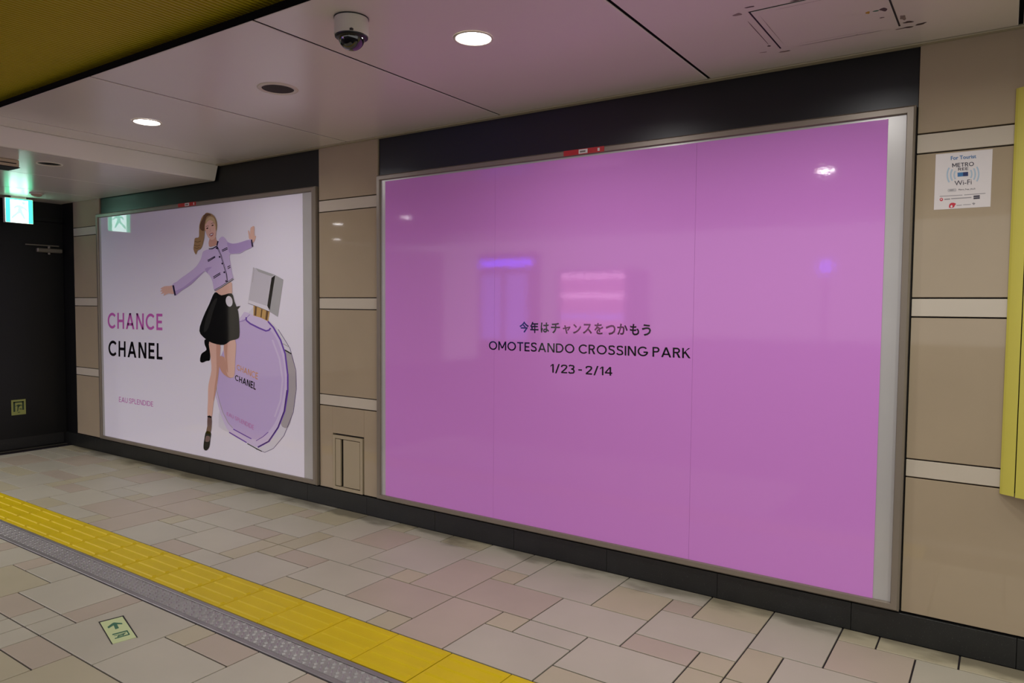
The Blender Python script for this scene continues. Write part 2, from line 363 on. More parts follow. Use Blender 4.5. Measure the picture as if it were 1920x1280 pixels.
# steel tread-plate drain cover
GT, GB = PV*-10+0.006, PV*-11+0.004
drain = thing('drain_cover', (-3.0, (GT+GB)/2, 0), 'long steel tread-plate drain cover beside the yellow tactile tiles', 'drain cover')
XA, XB = -7.7, 0.6
obj('rail', box(XA, XB, GT-0.024, GT, -0.025, 0.003, bev=0.0015), M_RAIL, drain)
obj('rail', box(XA, XB, GB, GB+0.024, -0.025, 0.003, bev=0.0015), M_RAIL, drain)
xx = XA
while xx < XB-0.01:
    obj('tread_plate', box(xx+0.001, min(xx+1.18, XB)-0.001, GB+0.027, GT-0.027, -0.02, 0.0005), M_STEEL, drain); xx += 1.18
bp_ = bmesh.new(); rows = 5
def lug(bm, cx, cy, ang):
    ca, sa = math.cos(ang), math.sin(ang); ring = []
    for (a, b_, z) in ((-0.0125, 0, 0), (-0.005, -0.0052, 0), (0.007, -0.0046, 0), (0.0125, 0, 0), (0.007, 0.0046, 0), (-0.005, 0.0052, 0)):
        ring.append(bm.verts.new((cx+a*ca-b_*sa, cy+a*sa+b_*ca, 0.0004)))
    t1 = bm.verts.new((cx-0.0055*ca, cy-0.0055*sa, 0.006)); t2 = bm.verts.new((cx+0.0065*ca, cy+0.0065*sa, 0.006))
    for tri in ((0, 1, t1), (1, 2, (t1, t2)), (2, 3, t2), (3, 4, t2), (4, 5, (t2, t1)), (5, 0, t1)):
        if isinstance(tri[2], tuple): bm.faces.new((ring[tri[0]], ring[tri[1]], tri[2][1], tri[2][0]))
        else: bm.faces.new((ring[tri[0]], ring[tri[1]], tri[2]))
for r_ in range(rows):
    yy = GB+0.027+(GT-GB-0.054)*(r_+0.5)/rows
    n = int((XB-XA)/0.031)
    for i in range(n): lug(bp_, XA+0.02+i*0.031+(0.0155 if r_ % 2 else 0), yy, math.radians(48 if (i+r_) % 2 else -48))
obj('tread_pattern', bp_, M_STEEL, drain, kind='stuff')

# ------------------------------------------------------------------ the poster wall
ZC = 2.509
XP0, XP1, XR0, XE = -4.014, -3.438, -0.334, -7.57
wall = obj('wall_right', box(-8.0, 5, 0.03, 0.12, 0, 2.75), M_DARK, kind='structure')
ROWS = [(0.126, 0.711, 'p'), (0.711, 0.788, 'b'), (0.788, 1.388, 'p'), (1.388, 1.467, 'b'), (1.467, 2.064, 'p'), (2.064, 2.145, 'b'), (2.145, ZC, 'p')]
def column(xs, hole=None):
    for xa, xb in zip(xs, xs[1:]):
        for za, zb, kd in ROWS:
            if hole and za < 0.2:
                hx0, hx1, hz = hole
                obj('stone_panel', box(xa+0.002, hx0, 0, 0.03, za+0.002, zb-0.004, 0.0015), M_PANEL, wall)
                obj('stone_panel', box(hx1, xb-0.002, 0, 0.03, za+0.002, zb-0.004, 0.0015), M_PANEL, wall)
                obj('stone_panel', box(hx0, hx1, 0, 0.03, hz, zb-0.004, 0.0005), M_PANEL, wall); continue
            nm = 'stone_panel' if kd == 'p' else 'stone_band'
            obj(nm, box(xa+0.002, xb-0.002, 0, 0.03, za+0.003, zb-0.003, 0.0015), M_PANEL if kd == 'p' else M_BAND, wall)
HX0, HX1, HZ = -3.880, -3.572, 0.522
column((XE, -7.06)); column((XP0, XP1), (HX0, HX1, HZ)); column((XR0, 0.62, 1.57, 2.52, 3.47, 4.42))
for xa, xb in ((-7.06, XP0), (XP1, XR0)):
    obj('black_fascia_panel', box(xa, xb, 0.012, 0.03, 0.12, ZC, 0.001), M_BLACK, wall)
obj('black_corner_panel', box(-7.80, XE-0.002, 0.004, 0.03, 0.12, ZC, 0.001), M_BLACKDOOR, wall)
base = obj('baseboard_right', box(-7.8, 4.9, 0.004, 0.03, 0, 0.12), M_DARK, kind='structure')
xs = [-7.8, -7.2] + [-1.127+0.602*k for k in range(-10, 10)]
xs = sorted(set(round(x, 3) for x in xs))
for xa, xb in zip(xs, xs[1:]):
    if xb-xa > 0.05: obj('granite_slab', box(xa+0.0008, xb-0.0008, -0.012, 0.004, 0.0, 0.122, 0.001), M_GRANITE, base)

# recessed service hatch at the foot of the pillar
h = thing('service_hatch', ((HX0+HX1)/2, 0, 0.126), 'small beige metal service hatch low in the stone pillar between the two boards', 'hatch')
a0, a1, b0, b1 = HX0+0.004, HX1-0.012, 0.128, HZ-0.012
def ring_bm(x0, x1, z0, z1, wd, y0, y1):
    bm = bmesh.new()
    for q in ((x0, x0+wd, z0, z1), (x1-wd, x1, z0, z1), (x0+wd, x1-wd, z0, z0+wd), (x0+wd, x1-wd, z1-wd, z1)): box(q[0], q[1], y0, y1, q[2], q[3], bm=bm)
    return bm
M_HATCH = mat('hatch_paint', (168, 154, 126), 0.35)
obj('hatch_frame', ring_bm(a0, a1, b0, b1, 0.022, -0.004, 0.02), M_HATCH, h)
obj('hatch_recess', box(a0+0.022, a1-0.022, 0.02, 0.028, b0+0.022, b1-0.022), M_DARK, h)
obj('hatch_door', box(a0+0.108-0.004, a1-0.027, -0.003, 0.012, b0+0.028, b1-0.027, 0.001), M_HATCH, h)
obj('hatch_side_strip', box(a0+0.027, a0+0.076, -0.003, 0.012, b0+0.028, b1-0.027, 0.001), M_HATCH, h)

# ------------------------------------------------------------------ advertising boards
def frame_side(c0, c1, i0, i1, horizontal, parent):
    """mitred side: outer corners c0,c1 and inner corners i0,i1 (x,z)"""
    prof = [(0.0, 0.010), (0.0, -0.022), (0.22, -0.032), (0.90, -0.032), (1.0, -0.024), (1.0, 0.0)]
    bm = bmesh.new(); ra, rb = [], []
    for t, y in prof:
        ra.append(bm.verts.new((c0[0]+(i0[0]-c0[0])*t, y, c0[1]+(i0[1]-c0[1])*t)))
        rb.append(bm.verts.new((c1[0]+(i1[0]-c1[0])*t, y, c1[1]+(i1[1]-c1[1])*t)))
    for k in range(len(prof)-1): bm.faces.new((ra[k], rb[k], rb[k+1], ra[k+1]))
    bm.faces.new(ra); bm.faces.new(rb[::-1])
    bmesh.ops.recalc_face_normals(bm, faces=bm.faces[:])
    obj('frame_side', bm, M_FRAME, parent)
def board(name, x0, x1, z0, z1, wd, label):
    t = thing(name, ((x0+x1)/2, 0, z0), label, 'billboard')
    O = [(x0, z0), (x1, z0), (x1, z1), (x0, z1)]; I = [(x0+wd, z0+wd), (x1-wd, z0+wd), (x1-wd, z1-wd), (x0+wd, z1-wd)]
    for k in range(4): frame_side(O[k], O[(k+1) % 4], I[k], I[(k+1) % 4], k % 2 == 0, t)
    obj('backing_panel', box(x0+0.01, x1-0.01, -0.016, 0.010, z0+0.01, z1-0.01), M_BACKING, t)
    return t
bR = board('advertising_board', -3.427, -0.3385, 0.131, 2.262, 0.033, 'large framed advertising board with plain pink poster and black lettering')
bL = board('advertising_board', -7.075, -4.022, 0.131, 2.246, 0.035, 'framed perfume advertising board with white poster of dancing woman and bottle')
YS = -0.0185     # face of the poster sheets
def P(p, d=0.0): return onY(p, YS-d)
def pz(px, py): return P((px, py))
# pink poster in three glued sheets
pl, pr = pz(722.5, 640).x, pz(1652, 640).x
zt, zb = 2.219, 0.150
cuts = [pl, pz(927, 600).x, pz(1300, 600).x, pr]
for i in range(3):
    sh_ = obj('poster_sheet', box(cuts[i]+0.0004, cuts[i+1]-0.0004, YS, -0.016, zb+0.002*i, zt, 0.0003), M_PINK, bR)
    if i == 1: RSHEET = sh_
def lettering(s, quad, m, parent, off=0.0, d=0.0006, name='lettering', label=None, plane=None, space=1.0):
    q = [(plane or P)(p, d) for p in quad] if plane is None else [plane(p) for p in quad]
    return obj(name, facing(text_bm(s, q, off, space=space), NY), m, parent, **({'label': label} if label else {}))
JP = '今年はチャンスをつかもう'; JB = [(410, 487, 98, 190), (497, 566, 100, 193), (584, 652, 106, 190), (668, 742, 108, 195), (764, 828, 128, 200), (848, 914, 118, 198), (928, 1003, 116, 200), (1022, 1096, 110, 204), (1116, 1196, 126, 208), (1210, 1296, 116, 208), (1313, 1390, 118, 212), (1412, 1486, 120, 216)]
for ch, (a, b, t_, u_) in zip(JP, JB):
    q = qt((880, 580), 4.364, (a, t_), (b, t_+0.6), (a, u_-0.6), (b, u_))
    lettering(ch, q, M_INK, RSHEET, 0.026, name='letter')
set_line('OMOTESANDO CROSSING PARK', ((916.7, 639), (1294.3, 652.6), (916.7, 655.4), (1294.3, 671.5)), M_INK, RSHEET, 0.15, 0.14, 0.30)
set_line('1/23 - 2/14', ((1032.2, 682), (1148, 688), (1032.2, 698.2), (1148, 704.2)), M_INK, RSHEET, 0.155, 0.13, 0.24)
# red tags stuck on top of the frames
def red_tag(parent, xa, xb, z0, z1, tx0, tx1):
    rt_ = obj('red_tag', box(xa, xb, -0.0335, -0.031, z0, z1), M_RED, parent, label='red strip stuck on the top of the frame')
    obj('tag_plate', box(tx0, tx1, -0.035, -0.0335, z0+0.003, z1-0.003), M_STICKER, rt_, label='small white plate')
    obj('tag_plate', box(tx1+0.06, tx1+0.072, -0.035, -0.0335, z0+0.006, z1-0.006), M_STICKER, rt_)
    obj('tag_print', box(tx0+0.008, tx1-0.012, -0.0355, -0.035, z0+0.009, z1-0.010), M_GREYMETAL, rt_)
red_tag(bR, onY((1057, 286), -.032).x, onY((1133, 277), -.032).x, 2.231, 2.259, onY((1085.5, 283), -.032).x, onY((1102, 281), -.032).x)
red_tag(bL, -5.70, -5.447, 2.213, 2.243, -5.60, -5.54)

# ------------------------------------------------------------------ perfume poster: flat print traced on its sheet
ll, lr = pz(193.5, 640).x, pz(569, 640).x
LSHEET = obj('poster_sheet', box(ll, lr, YS, -0.016, 0.152, 2.208, 0.0003), M_PWHITE, bL)
def W(*p): return [(340+a/7.527, 390+b/7.527) for a, b in p]
def S6(*p): return [(280+a/5.332, 380+b/5.333) for a, b in p]
def S7(*p): return [(340+a/4.571, 580+b/4.571) for a, b in p]
def CP(*p): return [(440+a/8.53, 490+b/8.53) for a, b in p]
def BT(*p): return [(400+a/10.667, 740+b/10.667) for a, b in p]
INKS = {}
def ink(name, col, rough=0.05): 
    return mat('ink_'+name, col, rough, spec=0.6, bump=0.004, bscale=14)
layer = [0.0004]
def shape(name, pts, m, sm=3, label=None):
    layer[0] += 0.00006
    q = smooth_loop(pts, sm) if sm > 1 else pts
    k = {'label': label} if label else {}
    return obj(name, flat([P(p, layer[0]) for p in q], NY, isinstance(q, Ribbon)), m, LSHEET, **k)
def line(name, pts, wd, m): return shape(name, stroke(pts, wd), m, 1)
skin = ink('skin', (236, 192, 174)); skin2 = ink('skin_shade', (214, 164, 144)); hair = ink('hair', (170, 138, 98)); hair2 = ink('hair_dark', (112, 84, 62)); hair3 = ink('hair_light', (206, 178, 136))
jacket = ink('lilac_jacket', (214, 194, 234)); jacket2 = ink('lilac_shade', (192, 168, 218)); navy = ink('navy_trim', (52, 42, 70)); skirt = ink('black_leather', (20, 20, 20)); skirt2 = ink('black_leather_sheen', (44, 44, 42))
black = ink('black', (14, 14, 14)); white = ink('white', (236, 232, 240)); sock = ink('sheer_sock', (122, 98, 92))
lil = ink('bottle_lilac', (208, 186, 231)); lil2 = ink('bottle_lilac_pale', (222, 206, 239)); vio = ink('violet_edge', (110, 66, 178)); vio2 = ink('deep_violet', (70, 40, 112)); glass = ink('glass_pale', (228, 224, 234)); glass2 = ink('glass_grey', (186, 182, 188)); glass3 = ink('glass_shadow', (182, 175, 178))
gold = ink('gold', (206, 164, 96)); gold2 = ink('gold_dark', (104, 70, 34)); silver = ink('silver', (208, 204, 212)); silver2 = ink('silver_shade', (178, 178, 178)); ink_pink = ink('pink', (206, 106, 190)); ink_orange = ink('orange_gold', (228, 164, 110)); ink_rose = ink('rose', (214, 140, 200))
# bottle: side wall, rim, face
shape('bottle_side', S7((560, 45), (700, 60), (830, 170), (930, 330), (980, 520), (985, 680), (960, 880), (880, 1080), (790, 1190), (720, 1222), (640, 1200), (560, 1140), (400, 1050), (320, 900)), glass, label='printed perfume bottle')
shape('bottle_side_shade', S7((880, 350), (945, 385), (980, 540), (982, 680), (960, 860), (915, 1010), (850, 975), (900, 800), (915, 620), (905, 470)), glass3)
line('bottle_edge_line', S7((830, 170), (930, 330), (982, 520), (986, 680), (960, 880), (880, 1080), (790, 1190), (715, 1224), (640, 1195)), 0.9, vio2)
line('bottle_side_mark', S7((868, 292), (925, 322)), 1.4, glass3)
line('bottle_side_mark', S7((882, 345), (943, 380)), 2.2, black)
shape('bottle_rim', S7((500, 75), (600, 42), (740, 100), (830, 210), (890, 380), (917, 600), (905, 780), (850, 980), (770, 1110), (670, 1180), (560, 1140), (420, 1060), (350, 930), (305, 780), (300, 640)), lil2)
line('bottle_rim_edge', S7((740, 100), (790, 155), (850, 260), (890, 380), (912, 560), (912, 700), (885, 870), (830, 1010), (750, 1130), (655, 1180)), 3.0, vio)
line('bottle_rim_shadow', S7((905, 690), (880, 870), (825, 1015), (745, 1130), (660, 1178)), 1.7, vio2)
shape('bottle_face', S7((480, 120), (600, 75), (700, 120), (790, 210), (850, 340), (882, 500), (885, 660), (850, 850), (790, 990), (700, 1085), (600, 1110), (440, 1020), (370, 920), (320, 780), (312, 640), (340, 400)), lil, label='lilac perfume in the printed bottle')
line('bottle_left_edge', S7((300, 640), (305, 700), (325, 780), (355, 880), (400, 970), (440, 1015)), 1.1, glass3)
line('bottle_base_line', S7((445, 1025), (520, 1065), (600, 1108)), 1.8, vio)
line('bottle_base_line', S7((410, 1052), (500, 1105), (560, 1140)), 2.0, vio)
line('bottle_base_line', S7((565, 1148), (640, 1190), (690, 1216)), 1.6, black)
line('bottle_base_curve', S7((640, 1125), (700, 1090), (745, 1050)), 1.2, vio)
line('bottle_face_glow', S7((780, 260), (840, 420), (868, 600), (850, 780), (800, 920)), 3.2, lil2)
shape('bottle_neck_disc', CP((185, 880), (300, 850), (420, 890), (520, 960), (575, 1060), (540, 1110), (430, 1090), (280, 1010), (190, 940)), lil2)
line('bottle_neck_edge', CP((185, 890), (185, 940), (250, 995), (390, 1065), (500, 1110), (545, 1100), (575, 1065)), 3.0, vio)
line('bottle_shoulder_line', CP((75, 965), (150, 945), (240, 850)), 0.8, vio)
shape('bottle_collar', CP((300, 700), (560, 800), (535, 960), (420, 900), (300, 865)), gold, 1)
shape('bottle_collar_band', CP((325, 715), (355, 725), (345, 870), (312, 862)), gold2, 1)
shape('bottle_collar_band', CP((425, 760), (445, 768), (430, 900), (412, 890)), gold2, 1)
shape('bottle_collar_band', CP((505, 785), (540, 800), (518, 945), (490, 925)), gold2, 1)
shape('bottle_cap_side', CP((645, 215), (778, 290), (690, 885), (560, 800)), silver2, 1, label='printed silver bottle cap')
shape('bottle_cap_front', CP((295, 95), (645, 215), (555, 795), (215, 660)), silver, 1)
shape('bottle_cap_bevel', CP((335, 105), (645, 215), (590, 240), (380, 165)), silver2, 1)
shape('bottle_cap_edge', CP((640, 225), (648, 220), (560, 780), (520, 715), (590, 260)), black, 1)
shape('bottle_cap_base', CP((230, 620), (525, 715), (552, 800), (215, 665)), white, 1)
line('bottle_cap_line', CP((300, 95), (308, 150), (285, 330)), 0.7, glass3)
line('bottle_cap_line', CP((215, 668), (380, 730), (550, 800)), 0.7, navy)
set_line('CHANCE', qt((340, 580), 4.571, (475, 468), (657, 545), (473, 513), (653, 601)), ink_orange, LSHEET, 0.14, d=0.0022)
set_line('CHANEL', qt((340, 580), 4.571, (461, 557), (640, 628), (459, 604), (636, 690)), M_INK, LSHEET, 0.17, d=0.0022)
set_line('EAU SPLENDIDE', qt((340, 580), 4.571, (390, 878), (622, 992), (390, 906), (618, 1032)), ink_rose, LSHEET, 0.13, d=0.0022)
layer[0] = 0.0026
# dancing figure
shape('figure_rear_foot', S7((200, 260), (235, 262), (245, 330), (245, 430), (215, 440), (180, 455), (160, 440), (172, 380), (215, 345), (200, 300)), black)
shape('figure_standing_leg', S7((240, 270), (330, 290), (328, 420), (320, 540), (300, 680), (275, 800), (260, 920), (225, 915), (228, 780), (232, 650), (258, 520), (250, 400)), skin, label='printed legs of the dancing woman')
shape('figure_shin', S7((330, 400), (375, 420), (385, 500), (430, 580), (400, 580), (350, 540), (322, 470)), skin2)
shape('figure_raised_thigh', S7((365, 290), (462, 262), (462, 420), (455, 560), (430, 583), (395, 560), (378, 460)), skin)
shape('figure_thigh_shade', S7((365, 290), (395, 285), (392, 400), (400, 540), (382, 500), (375, 420)), skin2)
shape('figure_leg_shade', S7((300, 290), (330, 290), (328, 420), (318, 540), (296, 680), (275, 790), (285, 660), (302, 520)), skin2)
shape('figure_sock', S7((225, 915), (258, 918), (258, 1010), (245, 1060), (212, 1060), (222, 1000)), sock, 2)
line('figure_sock_band', S7((224, 916), (258, 922)), 2.6, black)
shape('figure_shoe', S7((212, 1045), (252, 1055), (248, 1110), (238, 1180), (212, 1208), (190, 1190), (195, 1120)), black)
shape('figure_instep', S7((212, 1085), (245, 1090), (238, 1130), (205, 1130)), sock)
shape('figure_waist', W((480, 1170), (560, 1130), (640, 1075), (705, 1045), (715, 1130), (710, 1210), (640, 1235), (560, 1230)), skin)
shape('figure_skirt', S6((655, 895), (720, 925), (820, 905), (850, 985), (885, 1080), (898, 1200), (900, 1325), (880, 1360), (810, 1380), (745, 1420), (640, 1405), (560, 1360), (500, 1280), (540, 1140), (600, 1010)), skirt, 3, label='black leather skirt in the print')
shape('figure_skirt_sheen', S6((600, 1060), (640, 980), (680, 960), (640, 1080), (590, 1250), (545, 1290), (560, 1180)), skirt2)
shape('figure_skirt_bow', S6((860, 1040), (910, 1030), (885, 1062), (850, 1060)), black, 1)
shape('figure_buckle', S6(*ell(798, 985, 34, 54, rot=-0.15)), white, 1)
shape('figure_right_hand', W((955, 430), (950, 380), (940, 320), (955, 320), (968, 370), (975, 290), (990, 265), (1000, 270), (1005, 255), (1030, 260), (1030, 330), (1035, 395), (1052, 390), (1045, 430), (1010, 490), (980, 450)), skin, 2)
shape('figure_left_hand', S6((240, 830), (200, 832), (150, 835), (110, 860), (130, 868), (105, 885), (135, 890), (112, 912), (150, 905), (140, 928), (165, 918), (195, 905), (245, 910)), skin, 2)
shape('figure_neck', W((395, 440), (480, 400), (492, 450), (520, 470), (500, 520), (440, 540), (390, 540)), skin2, 2)
shape('figure_jacket', W((310, 610), (385, 580), (450, 560), (510, 520), (530, 440), (580, 402), (620, 430), (660, 482), (720, 500), (800, 490), (975, 440), (1003, 470), (1005, 545), (900, 595), (820, 640), (690, 650), (688, 760), (715, 920), (730, 1000), (650, 1060), (560, 1120), (470, 1170), (440, 1040), (400, 950), (335, 890), (240, 975), (130, 1080), (0, 1165), (-80, 1230), (-110, 1180), (-128, 1082), (-60, 1035), (0, 985), (100, 915), (200, 835), (265, 740), (290, 670)), jacket, 3, label='lilac cropped jacket in the print')
shape('figure_jacket_shade', W((650, 485), (720, 502), (820, 490), (960, 450), (990, 545), (900, 590), (810, 630), (690, 640), (660, 560)), jacket2)
shape('figure_jacket_shade', W((330, 860), (430, 830), (370, 900), (400, 950)), jacket2)
shape('figure_jacket_shade', W((-100, 1180), (20, 1120), (150, 1020), (260, 930), (330, 885), (240, 975), (130, 1080), (0, 1165), (-80, 1228)), jacket2)
line('figure_collar', W((388, 573), (440, 570), (500, 535), (518, 465)), 2.6, navy)
line('figure_collar_stripe', W((392, 568), (440, 560), (500, 525)), 0.8, white)
line('figure_placket', W((505, 545), (560, 670), (605, 820), (635, 940), (650, 1045)), 2.4, navy)
line('figure_placket_stripe', W((520, 580), (570, 700), (612, 840), (645, 1030)), 0.7, jacket)
line('figure_hem', W((468, 1162), (560, 1112), (650, 1052), (732, 995)), 3.0, navy)
line('figure_hem_stripe', W((470, 1162), (560, 1112), (650, 1052), (730, 996)), 0.9, white)
line('figure_cuff', S6((238, 825), (258, 925)), 3.2, navy); line('figure_cuff', W((990, 445), (1004, 545)), 2.6, navy)
for a, b in (((370, 738), (475, 680)), ((375, 755), (478, 692)), ((572, 595), (650, 555)), ((576, 612), (655, 575)), ((450, 972), (548, 912)), ((455, 992), (553, 930)), ((650, 832), (690, 810)), ((655, 855), (694, 833))):
    line('figure_pocket_trim', W(a, b), 1.5, navy)
for c_ in ((498, 565), (540, 688), (578, 782), (606, 905), (632, 1030)): shape('figure_button', W(*ell(c_[0], c_[1], 13, 13, 10)), navy, 1)
shape('figure_ponytail', W((330, 90), (285, 140), (255, 240), (250, 330), (245, 410), (192, 425), (180, 500), (172, 585), (205, 655), (225, 600), (270, 575), (300, 510), (320, 420), (330, 300), (350, 180)), hair, 3, label='blonde ponytail in the print')
shape('figure_hair', W((345, 70), (400, 72), (450, 100), (485, 150), (503, 230), (498, 300), (480, 330), (400, 300), (330, 320), (300, 250), (305, 140)), hair)
shape('figure_hair_dark', W((330, 85), (300, 150), (262, 240), (270, 300), (320, 320), (330, 220), (360, 120), (420, 100), (390, 78)), hair2)
for a in (((190, 470), (230, 480), (275, 465)), ((180, 520), (225, 535), (265, 520)), ((185, 560), (220, 570), (255, 555))): line('figure_curl', W(*a), 1.0, hair2)
shape('figure_face', W((345, 205), (400, 155), (450, 180), (478, 250), (488, 330), (482, 410), (450, 445), (415, 445), (375, 405), (345, 340), (333, 270)), skin, 3, label='smiling face in the print')
shape('figure_fringe', W((345, 230), (350, 170), (400, 120), (455, 135), (482, 200), (490, 290), (470, 230), (440, 185), (400, 170), (365, 195)), hair3)
for cx, cy in ((366, 285), (441, 243)): shape('figure_eye', W(*ell(cx, cy, 17, 9, 12, -0.45)), hair2, 1); shape('figure_pupil', W(*ell(cx, cy, 7, 7, 10)), black, 1)
for a in (((345, 262), (365, 252), (388, 255)), ((420, 222), (440, 210), (462, 212))): line('figure_brow', W(*a), 0.8, hair2)
line('figure_nose', W((405, 290), (412, 325), (398, 335)), 0.7, skin2)
shape('figure_mouth', W((392, 378), (425, 352), (452, 352), (445, 385), (420, 398)), ink('lips', (166, 84, 84)), 2)
shape('figure_teeth', W((402, 378), (428, 362), (446, 360), (438, 375), (415, 386)), white, 2)
CHQ = lambda *p: qt((190, 570), 6.095, *p)
set_line('CHANCE', CHQ((73, 97), (697, 110), (73, 277), (697, 299)), ink_pink, LSHEET, 0.165, 0.19, d=0.0008)
set_line('CHANEL', CHQ((81, 413), (698, 449), (81, 590), (698, 635)), M_INK, LSHEET, 0.175, 0.21, d=0.0008)
set_line('EAU SPLENDIDE', CHQ((202, 1058), (592, 1114), (202, 1116), (592, 1171)), ink_pink, LSHEET, 0.12, 0.13, 0.25, d=0.0008)

# ------------------------------------------------------------------ end wall, black door, exit signs
XW = -7.80
wl = obj('wall_left', box(XW-0.15, XW, -1.9, 0.12, 0, 2.45), M_BLACKDOOR, kind='structure')
door = obj('door_1', box(XW, XW+0.006, -0.985, 0.0, 0.012, 2.20, 0.001), M_BLACKDOOR, kind='structure')
obj('door_frame_side', box(XW, XW+0.03, -1.03, -0.99, 0, 2.24, 0.002), M_BLACKDOOR, door)
obj('door_frame_head', box(XW, XW+0.03, -1.03, -0.012, 2.205, 2.245, 0.002), M_BLACKDOOR, door)
obj('threshold', box(XW, XW+0.05, -1.03, -0.012, 0.0, 0.008, 0.002), mat('threshold_steel', (90, 88, 80), 0.4, metal=0.6), door)
obj('kick_plate', box(XW+0.006, XW+0.008, -0.97, -0.03, 0.02, 0.12), mat('scuffed_black', (22, 21, 20), 0.5, speck=(60, 0.66, (70, 68, 62))), door)
cl = obj('door_closer', box(XW+0.006, XW+0.05, -0.245, -0.02, 1.905, 1.945, 0.006), M_GREYMETAL, door, label='grey overhead door closer')
obj('closer_arm', box(XW+0.03, XW+0.045, -0.345, -0.05, 1.966, 1.978, 0.002), M_GREYMETAL, cl)
obj('closer_pivot', lathe([(0.0, 1.885), (0.012, 1.887), (0.013, 1.905), (0.013, 1.968), (0, 1.969)], XW+0.028, -0.135, 14), M_GREYMETAL, cl)
obj('door_handle', box(XW+0.006, XW+0.05, -0.93, -0.90, 0.95, 1.09, 0.006), M_GREYMETAL, door)
# worn photoluminescent exit sign low on the door
es = thing('exit_sticker', (XW+0.008, -0.428, 0.34), 'worn square green running-man exit sign low on the black door', 'sign')
sy0, sy1, sz0, sz1 = -0.489, -0.366, 0.341, 0.487
splate = obj('sign_plate', box(XW+0.008, XW+0.0105, sy0, sy1, sz0, sz1, 0.0006), M_PHOTOLUM2, es)
def onsign(pts, x): # pts in 0..1 (left to right as seen, bottom to top)
    return [(x, sy0+(sy1-sy0)*a, sz0+(sz1-sz0)*b) for a, b in pts]
PXN = Vector((1, 0, 0)); M_SGN = mat('worn_sign_green', (40, 62, 40), 0.5)
for pts in ([(0.13, 0.22), (0.26, 0.22), (0.26, 0.88), (0.13, 0.88)], [(0.74, 0.30), (0.87, 0.30), (0.87, 0.88), (0.74, 0.88)], [(0.13, 0.80), (0.87, 0.80), (0.87, 0.88), (0.13, 0.88)],
            [(0.2, 0.55), (0.45, 0.68), (0.62, 0.66), (0.78, 0.6), (0.6, 0.58), (0.5, 0.5), (0.46, 0.28), (0.38, 0.2), (0.42, 0.5), (0.4, 0.6)], [(0.56, 0.42), (0.72, 0.38), (0.7, 0.32), (0.56, 0.36)], [(0.4, 0.14), (0.62, 0.14), (0.5, 0.2)]):
    obj('sign_mark', flat(onsign(pts, XW+0.0107), PXN), M_SGN, splate)
# lit exit sign box hanging under the low ceiling
LZ = 2.392
xs_ = -7.55; ya, yb, za, zb2 = -0.585, -0.362, 2.150, 2.368
sgn = thing('exit_sign', (xs_, (ya+yb)/2, za), 'glowing green and white running-man exit sign hung below low ceiling', 'sign')
obj('sign_housing', box(xs_-0.035, xs_-0.002, ya-0.008, yb+0.004, za-0.004, zb2+0.004, 0.002), M_WHITEPLASTIC, sgn)
obj('sign_bracket', box(xs_-0.03, xs_-0.006, ya+0.05, yb-0.05, zb2, LZ-0.001), M_WHITEPLASTIC, sgn)
E_W = mat('sign_glow_white', (255, 255, 255), 0.3, emit=(215, 255, 244), estr=7.0)
E_G = mat('sign_glow_green', (60, 220, 150), 0.3, emit=(70, 240, 175), estr=3.0)
sface = obj('sign_face', box(xs_-0.002, xs_, ya, yb, za, zb2), E_W, sgn)
def onex(pts, dx): return [(xs_+dx, ya+(yb-ya)*a, za+(zb2-za)*b) for a, b in pts]
for pts in ([(0, 0), (0.17, 0), (0.17, 1), (0, 1)], [(0.83, 0), (1, 0), (1, 1), (0.83, 1)], [(0.17, 0.95), (0.83, 0.95), (0.83, 1), (0.17, 1)]):
    obj('sign_border', flat(onex(pts, 0.0004), PXN), E_G, sface)
E_R = mat('sign_glow_runner', (200, 255, 235), 0.3, emit=(120, 248, 200), estr=4.5)
obj('sign_runner', flat(onex([(0.18, 0.20), (0.24, 0.14), (0.42, 0.34), (0.52, 0.40), (0.66, 0.16), (0.73, 0.18), (0.62, 0.46), (0.58, 0.60), (0.66, 0.60), (0.80, 0.50), (0.82, 0.55), (0.66, 0.70), (0.50, 0.76), (0.34, 0.70), (0.28, 0.58), (0.34, 0.57), (0.40, 0.64), (0.46, 0.62), (0.42, 0.46), (0.28, 0.32)], 0.0005), PXN), E_R, sface)
obj('sign_runner_head', flat(onex(ell(0.66, 0.84, 0.07, 0.07), 0.0005), PXN), E_R, sface)

# ------------------------------------------------------------------ ceiling
ceil = obj('ceiling', box(-12, 5, -5.62, 0.12, 2.74, 2.82), M_DARK, kind='structure')
SE = -1.682
seams = [-4.915, -3.695, -2.4345, -1.2105, 0.006, 1.24, 2.47, 3.70, 4.9]
edges = [-5.174] + seams
for xa, xb in zip(edges, edges[1:]):
    g_ = 0.0075 if xa > -4.95 else 0.006
    obj('ceiling_panel', box(xa+g_, xb-g_, SE, -0.036, ZC, ZC+0.03, 0.003, seg=2), M_CEIL, ceil)
obj('ceiling_wall_trim', box(-5.18, 5, -0.030, 0.012, ZC-0.004, ZC+0.02, 0.002), M_CEILTRIM, ceil)
obj('panel_backing', box(-5.17, 5, SE+0.006, -0.034, ZC+0.0302, ZC+0.036), M_SEAM, ceil)
for sx_ in edges[1:-1]: obj('seam_strip', box(sx_-0.012, sx_+0.012, SE+0.002, -0.036, ZC+0.004, ZC+0.0301), M_SEAM, ceil)
obj('soffit_edge_strip', box(-12, 5, SE-0.004, SE-0.0005, ZC+0.0005, ZC+0.031), M_SEAM, ceil)
obj('plenum_back', box(-12, 5, -1.40, -1.38, 2.545, 2.74), M_DARK, ceil)
